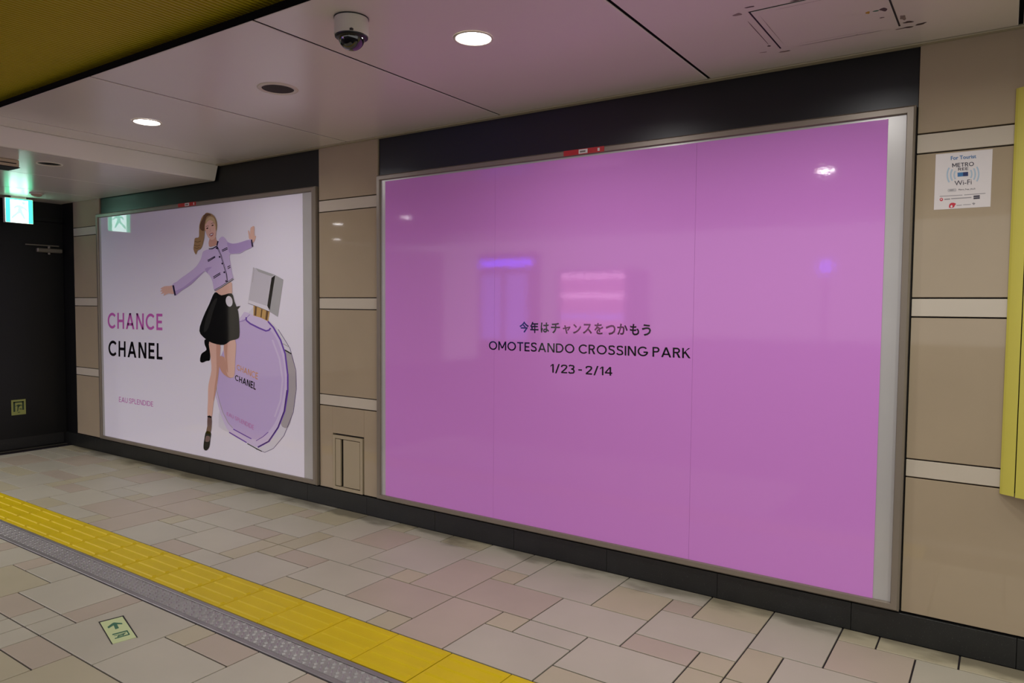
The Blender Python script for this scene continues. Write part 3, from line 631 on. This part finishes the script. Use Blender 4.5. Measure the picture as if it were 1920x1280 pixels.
# step down to the low ceiling
bs = bmesh.new(); prof = [(-5.184, ZC+0.012), (-5.184, ZC-0.001), (-5.188, ZC-0.004), (-5.226, LZ+0.010), (-5.232, LZ+0.002), (-5.24, LZ), (-5.30, LZ), (-5.30, ZC+0.012)]
va = [bs.verts.new((x, -1.9, z)) for x, z in prof]; vb = [bs.verts.new((x, -0.004, z)) for x, z in prof]
for i in range(len(prof)): bs.faces.new((va[i], va[(i+1) % len(prof)], vb[(i+1) % len(prof)], vb[i]))
bs.faces.new(va[::-1]); bs.faces.new(vb); bmesh.ops.recalc_face_normals(bs, faces=bs.faces[:])
obj('ceiling_step', bs, M_CEIL, ceil)
obj('seam_strip', box(-5.30, -5.16, -1.9, -0.006, ZC+0.0125, ZC+0.0305), M_SEAM, ceil)
for xa, xb in ((-6.152, -5.302), (-7.0, -6.158), (-7.80, -7.006)):
    obj('low_ceiling_panel', box(xa, xb, -1.9, -0.004, LZ, LZ+0.03, 0.002), M_CEIL, ceil)
# yellow corrugated ceiling, ribs running away from the wall
cr_ = bmesh.new(); pitch = 0.0245; x = -12.0; pv = []
while x < 5:
    for dx, z in ((0, 2.575), (0.008, 2.575), (0.0115, 2.563), (0.021, 2.563)): pv.append((x+dx, z))
    x += pitch
va = [cr_.verts.new((a, -5.6, z)) for a, z in pv]; vb = [cr_.verts.new((a, -1.41, z)) for a, z in pv]
for i in range(len(pv)-1): cr_.faces.new((va[i], vb[i], vb[i+1], va[i+1]))
bmesh.ops.recalc_face_normals(cr_, faces=cr_.faces[:])
obj('corrugated_sheet', cr_, M_YCEIL, ceil, kind='stuff')
obj('added_ceiling_panel', box(-12, 5, -9.0, -5.66, 2.76, 2.82), M_CEIL, ceil)  # unseen strip, added to soften the bright step mirrored in the pink poster
obj('soffit_end_panel', box(-12, 5, -5.66, -5.6, 2.56, 2.82), M_CEIL, ceil)

# access hatch with tape residue
hx0, hx1, hy0, hy1 = -0.819, -0.380, -0.722, -0.278
ah = thing('ceiling_hatch', ((hx0+hx1)/2, (hy0+hy1)/2, ZC), 'square ceiling access hatch with grubby tape marks above the pink poster', 'hatch')
obj('hatch_gap', box(hx0-0.006, hx1+0.004, hy0-0.004, hy1+0.003, ZC-0.0012, ZC-0.0002), M_DARK, ah)
obj('hatch_panel', box(hx0+0.002, hx1-0.002, hy0, hy1+0.001, ZC-0.0035, ZC-0.0013, 0.0004), M_CEIL, ah)
NZD = Vector((0, 0, -1)); M_GRIME = mat('tape_grime', (84, 70, 62), 0.6, var=0.5, vscale=60); M_GRIME2 = mat('tape_grime_light', (150, 136, 122), 0.5, var=0.25, vscale=80)
rg = random.Random(3)
def smudge(cx, cy, lx, ly, rot, m, z=ZC-0.0005, n=9):
    pts = []
    for i in range(n):
        t = 2*math.pi*i/n; k = rg.uniform(0.6, 1.15)
        a, b = lx*k*math.cos(t), ly*k*math.sin(t)
        pts.append((cx+a*math.cos(rot)-b*math.sin(rot), cy+a*math.sin(rot)+b*math.cos(rot)))
    obj('tape_mark', flat([(p[0], p[1], z) for p in smooth_loop(pts, 2)], NZD), m, ah)
for (cx, cy, lx, ly, rot, m) in ((-0.865, -0.724, 0.022, 0.013, 0.2, M_GRIME2), (-0.808, -0.768, 0.020, 0.006, 0.1, M_GRIME), (-0.896, -0.266, 0.016, 0.006, 0.2, M_GRIME2), (-0.82, -0.228, 0.022, 0.008, 0.1, M_GRIME2), (-0.802, -0.226, 0.008, 0.006, 0.1, M_GRIME),
        (-0.352, -0.242, 0.018, 0.008, 0.3, M_GRIME), (-0.308, -0.256, 0.020, 0.010, -0.2, M_GRIME), (-0.345, -0.30, 0.020, 0.012, 0.4, M_GRIME), (-0.36, -0.36, 0.012, 0.03, 0, M_GRIME2), (-0.532, -0.272, 0.010, 0.006, 0, M_GRIME), (-0.645, -0.735, 0.030, 0.006, 0, M_GRIME),
        (-0.852, -0.50, 0.0016, 0.17, 0.0, M_GRIME), (-0.855, -0.33, 0.010, 0.008, 0, M_GRIME), (-0.60, -0.262, 0.17, 0.0016, 0, M_GRIME), (-0.375, -0.243, 0.03, 0.005, 0, M_GRIME2)):
    smudge(cx, cy, lx, ly, rot, m)
zi = ZC-0.0037
for (cx, cy, lx, ly, m) in ((-0.797, -0.50, 0.0014, 0.2, M_GRIME2), (-0.60, -0.298, 0.19, 0.0013, M_GRIME2), (-0.60, -0.70, 0.19, 0.0013, M_GRIME2), (-0.459, -0.489, 0.008, 0.016, mat('mark_yellow', (196, 156, 20), 0.5)), (-0.433, -0.49, 0.011, 0.008, mat('mark_green', (20, 110, 70), 0.5)), (-0.407, -0.487, 0.014, 0.018, M_GRIME), (-0.423, -0.411, 0.008, 0.006, M_GRIME)):
    smudge(cx, cy, lx, ly, 0, m, zi)

# downlights
def downlight(cx, cy, z, label, lit=True, group='ceiling downlights', power=DOWN_W, r=0.083):
    t = thing('downlight', (cx, cy, z), label, 'ceiling light', group)
    obj('trim_ring', lathe([(r-0.012, z-0.001), (r-0.010, z-0.004), (r-0.002, z-0.004), (r, z-0.0005)], cx, cy, 40), M_RING, t, smooth=True)
    if lit:
        obj('lens', lathe([(r-0.012, z-0.0014), (0.03, z-0.0022), (0, z-0.0024)], cx, cy, 40), M_LENS, t)
        ld = bpy.data.lights.new('downlight_lamp', 'AREA'); ld.shape = 'DISK'; ld.size = 2*(r-0.014); ld.energy = power; ld.color = (1.0, 0.985, 0.955); ld.spread = math.radians(165)
        lo = bpy.data.objects.new('downlight_lamp', ld); lo.location = (0, 0, -0.0045); finish(lo, t)
    else:
        obj('reflector', lathe([(r-0.012, z-0.001), (r-0.03, z-0.0016), (0.02, z-0.0024), (0, z-0.0026)], cx, cy, 40), M_REFLECTOR, t, smooth=True)
    return t
downlight(-4.317, -1.056, ZC, 'bright round downlight in the ceiling before the step to low ceiling')
downlight(-1.834, -1.070, ZC, 'bright round downlight in the ceiling right of the dome camera')
downlight(-0.60, -1.070, ZC, 'round downlight just above the picture, mirrored at the pink poster top right')
for cx, wd_ in ((0.64, 'nearest'), (1.88, 'second'), (3.12, 'third')): downlight(cx, -1.07, ZC, 'round downlight along the wall beyond the right edge, %s to the yellow cabinet' % wd_)
downlight(-5.592, -1.053, LZ, 'unlit mirror-finish round downlight in the low ceiling', lit=False, group=None)
YZ = 2.562
downlight(-1.28, -3.05, YZ, 'downlight in yellow ceiling, mirrored as the spot high right on pink poster')
downlight(-6.50, -3.62, YZ, 'downlight in yellow ceiling, mirrored as the spot upper left on pink poster', power=LEFT_W)
downlight(-7.9, -3.7, YZ, 'downlight in yellow ceiling, mirrored as the larger spot on the stone pillar', power=LEFT_W)
downlight(-9.75, -5.35, YZ, 'downlight in yellow ceiling, mirrored as the smaller lower spot on stone pillar', power=LEFT_W)
downlight(-11.0, -3.75, YZ, 'downlight in yellow ceiling, mirrored beside the face on the white poster', power=LEFT_W)
for cx, cy, wd_ in ((0.7, -3.2, 'near left'), (2.4, -3.2, 'near right'), (0.7, -5.0, 'far left'), (2.4, -5.0, 'far right')): downlight(cx, cy, YZ, 'unseen downlight added to yellow ceiling behind the viewer, %s of a square of four' % wd_, power=FILL_W)  # unseen lamps, added to light the scene from the right and rear

# ceiling speaker, dome camera, detector, box
sp = thing('ceiling_speaker', (-3.083, -1.062, ZC), 'round brown speaker grille in the ceiling between the two downlights', 'speaker')
obj('speaker_ring', lathe([(0.078, ZC-0.0010), (0.080, ZC-0.005), (0.096, ZC-0.005), (0.101, ZC-0.0005)], -3.083, -1.062, 44), M_RING, sp, smooth=True)
obj('speaker_grille', lathe([(0.080, ZC-0.0018), (0.04, ZC-0.0026), (0, ZC-0.003)], -3.083, -1.062, 44), M_GRILLE, sp)
cx, cy = -2.098, -1.488
cc_ = thing('security_camera', (cx, cy, ZC), 'white security camera with a black dome under the ceiling', 'security camera')
obj('mount_gasket', lathe([(0.0, ZC-0.0005), (0.066, ZC-0.0005), (0.066, ZC-0.004), (0.060, ZC-0.004)], cx, cy, 40), M_BLACKPL, cc_)
cbase = obj('camera_base', lathe([(0.064, ZC-0.004), (0.065, ZC-0.022), (0.0645, ZC-0.023), (0.065, ZC-0.024), (0.065, ZC-0.064), (0.063, ZC-0.068), (0.0, ZC-0.068)], cx, cy, 44), M_WHITEPLASTIC, cc_, smooth=False)
obj('dome_flange', lathe([(0.062, ZC-0.066), (0.062, ZC-0.073), (0.053, ZC-0.078), (0.046, ZC-0.079)], cx, cy, 44), M_BLACKPL, cc_, smooth=True)
obj('dome', lathe([(0.050, ZC-0.072)] + [(0.050*math.cos(a), ZC-0.074-0.046*math.sin(a)) for a in [math.pi/2*i/12 for i in range(13)]], cx, cy, 44), M_BLACKGLOSS, cc_, smooth=True)
dv = (CAMP-Vector((cx, cy, CAMP.z))).normalized(); sx, sy = cx+dv.x*0.0648, cy+dv.y*0.0648
obj('lock_screw', box(sx-0.005, sx+0.005, sy-0.005, sy+0.005, ZC-0.067, ZC-0.060), M_BLACKPL, cbase)
dt = thing('smoke_detector', (-7.19, -0.477, LZ), 'small round smoke detector on low ceiling beside the exit sign', 'smoke detector')
obj('detector_base', lathe([(0.0, LZ-0.0005), (0.055, LZ-0.0005), (0.055, LZ-0.010), (0.048, LZ-0.012)], -7.19, -0.477, 28), M_WHITEPLASTIC, dt, smooth=True)
obj('detector_head', lathe([(0.045, LZ-0.010), (0.040, LZ-0.024), (0.022, LZ-0.032), (0, LZ-0.033)], -7.19, -0.477, 28), mat('detector_beige', (176, 150, 128), 0.4), dt, smooth=True)
bx = thing('ceiling_box', (-5.72, -1.31, LZ), 'beige box with dark slots fixed under the low ceiling at left edge', 'junction box')
obj('box_body', box(-5.81, -5.63, -1.41, -1.225, LZ-0.050, LZ-0.001, 0.006, seg=2), mat('box_beige', (196, 178, 150), 0.4), bx)
obj('box_slot', box(-5.632, -5.626, -1.36, -1.245, LZ-0.030, LZ-0.024), M_DARK, bx)
obj('box_edge', box(-5.812, -5.628, -1.412, -1.223, LZ-0.054, LZ-0.050), M_DARK, bx)

# ------------------------------------------------------------------ yellow cabinet, wifi notice, floor exit sign
cb = thing('wall_cabinet', (0.3, 0, 0.69), 'tall yellow wall cabinet with curved front at the right edge', 'cabinet')
def plan(x): t = min(max(x/0.62, 0), 1); return -0.004-0.085*math.sin(math.pi*t)**0.75
def curved(xa, xb, z0, z1, n=16, back=0.0):
    bm = bmesh.new(); pts = [(xa+(xb-xa)*i/n, plan(xa+(xb-xa)*i/n)) for i in range(n+1)] + [(xb, back), (xa, back)]
    lo = [bm.verts.new((p[0], p[1], z0)) for p in pts]; hi = [bm.verts.new((p[0], p[1], z1)) for p in pts]; k = len(pts)
    for i in range(k): bm.faces.new((lo[i], lo[(i+1) % k], hi[(i+1) % k], hi[i]))
    bm.faces.new(lo[::-1]); bm.faces.new(hi); bmesh.ops.recalc_face_normals(bm, faces=bm.faces[:]); return bm
obj('edge_panel', curved(0.0, 0.047, 0.69, 2.278, 6, -0.0005), M_CAB, cb)
obj('front_panel', curved(0.0505, 0.565, 0.688, 2.280, 24, -0.0005), M_CAB, cb)
obj('edge_panel', curved(0.5685, 0.62, 0.69, 2.278, 6, -0.0005), M_CAB, cb)
obj('seam_back', box(0.02, 0.60, -0.012, -0.0004, 0.70, 2.27), M_DARK, cb)

wf = thing('wifi_notice', onY((1806, 390), -0.001), 'white Metro free Wi-Fi notice stuck on the right-hand stone panel', 'notice')
def WN(p, d=0.0): return onY((1740+p[0]/9.143, 270+p[1]/9.143), -0.0008-d)
def wn_flat(name, pts, m, d=0.0004, sm=1, thick=False): return obj(name, flat([WN(p, d) for p in (smooth_loop(pts, sm) if sm > 1 else pts)], NY, isinstance(pts, Ribbon)), m, NSHEET)
c0 = [WN(p) for p in ((128, 180), (1098, 82), (1082, 1070), (105, 1130))]
xa, xb = (c0[0].x+c0[3].x)/2, (c0[1].x+c0[2].x)/2; z1_, z0_ = (c0[0].z+c0[1].z)/2, (c0[2].z+c0[3].z)/2
NSHEET = obj('notice_sheet', box(xa, xb, -0.0009, 0.0, z0_, z1_, 0.0003), M_STICKER, wf)
def wtext(s, tl, tr, bl, br, m, off=0.0): obj('notice_lettering', facing(text_bm(s, [WN(p, 0.0006) for p in (tl, tr, bl, br)], off), NY), m, NSHEET)
I_BLUE = mat('ink_blue', (50, 110, 160), 0.4); I_NAVY = mat('ink_navy', (22, 38, 92), 0.4); I_TEXT = mat('ink_charcoal', (52, 48, 62), 0.4); I_SKY = mat('ink_sky', (168, 188, 202), 0.4); I_GREY = mat('ink_grey', (150, 146, 146), 0.4); I_RED = mat('ink_red', (196, 40, 60), 0.4)
wtext('For Tourist', (390, 208), (824, 178), (393, 276), (828, 240), I_BLUE, 0.02)
set_line('METRO', ((413, 332), (787, 303), (417, 400), (787, 374)), I_TEXT, NSHEET, 0.16, 0.12, plane=WN); set_line('FREE', ((504, 409), (690, 396), (505, 456), (690, 445)), I_TEXT, NSHEET, 0.16, 0.14, plane=WN)
wtext('Wi-Fi', (453, 632), (748, 603), (457, 711), (748, 690), I_TEXT, 0.0)
wn_flat('notice_logo', [(506, 490), (600, 483), (600, 553), (508, 560)], I_BLUE); wn_flat('notice_logo', [(600, 483), (688, 475), (688, 547), (600, 553)], I_NAVY)
for r_, a in ((150, 0.62), (210, 0.62), (270, 0.62)):
    for s_ in (1, -1):
        cxw = 600; cyw = 522 - (s_*8)
        arc = [(cxw+s_*r_*math.cos(t), cyw+r_*0.95*math.sin(t)) for t in [(-0.5+i/10)*2*a*0.82 for i in range(11)]]
        wn_flat('notice_wave', stroke(arc, 26), I_SKY)
wn_flat('notice_pill', [(345, 768), (478, 758), (490, 785), (478, 814), (345, 822), (332, 796)], mat('ink_pale', (190, 186, 184), 0.4))
wtext('SSID', (370, 782), (440, 776), (370, 804), (440, 798), I_TEXT, 0.0); wtext('Metro_Free_Wi-Fi', (525, 766), (810, 752), (525, 800), (810, 784), I_TEXT, 0.0)
for p in ([(200, 890), (590, 868), (590, 880), (200, 902)], [(620, 865), (985, 838), (985, 850), (620, 877)], [(280, 938), (380, 930), (380, 952), (280, 960)], [(395, 928), (745, 906), (745, 922), (395, 946)], [(490, 1046), (580, 1040), (580, 1052), (490, 1058)], [(600, 1036), (735, 1028), (735, 1038), (600, 1046)]): wn_flat('notice_small_print', p, I_GREY)
wn_flat('notice_block', [(780, 884), (888, 876), (888, 904), (780, 912)], I_TEXT); wn_flat('notice_block', [(780, 918), (888, 910), (888, 936), (780, 944)], I_TEXT)
wn_flat('notice_icon', ell(228, 950, 29, 29), I_RED); wn_flat('notice_icon', ell(228, 946, 14, 12), M_STICKER, 0.0007)
wn_flat('notice_icon', [(365, 1040), (390, 1012), (430, 1005), (478, 1020), (462, 1050), (440, 1085), (395, 1095), (362, 1088)], I_RED, 0.0004, 3); wn_flat('notice_icon', [(385, 1060), (405, 1045), (422, 1062), (412, 1085), (388, 1084)], M_STICKER, 0.0007, 2)
wn_flat('notice_icon', [(752, 1015), (782, 1002), (814, 1015), (785, 1045)], I_GREY)

fl = thing('floor_exit_sign', (-3.155, -1.872, 0.0), 'pale green exit sticker with arrow and doorway symbol on the near floor', 'sign')
def FS(p, z=0.0012): return onZ((170+p[0]/16.0, 1140+p[1]/16.0), z)
cs = [FS(p, 0.0) for p in ((255, 408), (968, 228), (1395, 868), (655, 1075))]
bmf = bmesh.new(); lo = [bmf.verts.new((q.x, q.y, 0.0002)) for q in cs]; hi = [bmf.verts.new((q.x, q.y, 0.0014)) for q in cs]
bmf.faces.new(hi); [bmf.faces.new((lo[i], lo[(i+1) % 4], hi[(i+1) % 4], hi[i])) for i in range(4)]; bmesh.ops.recalc_face_normals(bmf, faces=bmf.faces[:])
FSHEET = obj('sticker_sheet', bmf, M_PHOTOLUM, fl)
def fs_flat(name, pts, m, z=0.0017): return obj(name, flat([FS(p, z) for p in pts], NZ, isinstance(pts, Ribbon)), m, FSHEET)
for p in ([(232, 405), (985, 212), (1000, 225), (955, 245), (270, 425)], [(985, 212), (1415, 868), (1380, 880), (945, 238)], [(232, 405), (275, 415), (662, 1070), (632, 1080)]): fs_flat('sticker_edge', p, M_GROUT, 0.0016)
fs_flat('sticker_arrow', [(500, 560), (650, 445), (700, 422), (945, 440), (955, 475), (790, 478), (850, 592), (740, 630), (690, 510), (535, 602)], M_DGREEN)
for a, b, wd in (((650, 790), (1100, 672), 36), ((1085, 668), (1165, 792), 40), ((1160, 780), (725, 905), 30), ((700, 830), (1060, 735), 16), ((800, 850), (1010, 770), 26), ((820, 870), (850, 800), 22), ((960, 820), (1030, 730), 18)):
    fs_flat('sticker_symbol', stroke([a, b], wd), M_DGREEN)

# ------------------------------------------------------------------ rest of the hall, behind the camera
obj('wall_far', box(-12.1, -12, -11, -1.9, 0, 2.75), M_WALLPLAIN, kind='structure')
obj('wall_side', box(-12, XW-0.15, -1.9, -1.8, 0, 2.75), M_WALLPLAIN, kind='structure')
E_BLUE = mat('screen_blue', (60, 60, 200), 0.3, emit=(80, 60, 255), estr=22.0); E_BLUE2 = mat('screen_blue_dim', (90, 90, 200), 0.3, emit=(120, 120, 240), estr=5.0)
ds = thing('digital_screen', (-6.9, -6.55, 0), 'tall blue digital screen seen only mirrored in the pink poster', 'screen')
obj('screen_housing', box(-7.5, -6.35, -6.72, -6.52, 0, 2.30, 0.01), M_BLACKPL, ds)
obj('screen_header', box(-7.45, -6.40, -6.52, -6.51, 2.07, 2.19), E_BLUE, ds)
obj('screen_panel', box(-7.42, -7.02, -6.52, -6.51, 0.85, 1.95), E_BLUE2, ds); obj('screen_panel', box(-6.92, -6.50, -6.52, -6.51, 0.85, 1.95), E_BLUE2, ds)
vm = thing('vending_machine', (-5.3, -6.8, 0), 'lit vending machine with pink and violet rows mirrored in the pink poster', 'vending machine')
obj('machine_body', box(-5.95, -4.67, -7.3, -6.54, 0.04, 2.0, 0.02), mat('machine_white', (200, 196, 200), 0.3), vm)
for q in ((-5.93, -7.25), (-4.75, -7.25), (-5.93, -6.65), (-4.75, -6.65)): obj('foot', box(q[0], q[0]+0.06, q[1], q[1]+0.06, 0, 0.045), M_BLACKPL, vm)
E_ROWA = mat('row_pink', (240, 200, 230), 0.3, emit=(255, 190, 235), estr=12.0); E_ROWB = mat('row_violet', (180, 160, 240), 0.3, emit=(170, 140, 255), estr=8.0); E_ROWC = mat('row_rose', (230, 160, 200), 0.3, emit=(240, 150, 200), estr=4.5)
for z0, z1, m in ((1.86, 1.93, E_ROWA), (1.62, 1.86, E_ROWC), (1.55, 1.62, E_ROWA), (1.30, 1.55, E_ROWC), (1.22, 1.30, E_ROWB), (1.0, 1.22, E_ROWC)):
    obj('display_row', box(-5.86, -4.76, -6.545, -6.53, z0+0.004, z1-0.004), m, vm)
bsn = thing('blue_lamp_sign', (-1.93, -6.5, 0), 'round blue lit sign on a post seen only mirrored at the right of pink poster', 'sign')
bd = lathe([(0, -0.02), (0.09, -0.02), (0.10, 0), (0.09, 0.02), (0, 0.02)], 0, 0, 28); bmesh.ops.rotate(bd, verts=bd.verts, matrix=Matrix.Rotation(math.pi/2, 3, 'X')); bmesh.ops.translate(bd, verts=bd.verts, vec=(-1.93, -6.5, 1.95))
obj('sign_disc', bd, mat('sign_blue', (90, 90, 220), 0.3, emit=(110, 100, 255), estr=14.0), bsn)
obj('sign_post', lathe([(0.02, 0.01), (0.02, 1.86)], -1.93, -6.5, 12), M_GREYMETAL, bsn); obj('post_base', lathe([(0, 0), (0.15, 0), (0.15, 0.012), (0, 0.015)], -1.93, -6.5, 24), M_GREYMETAL, bsn)
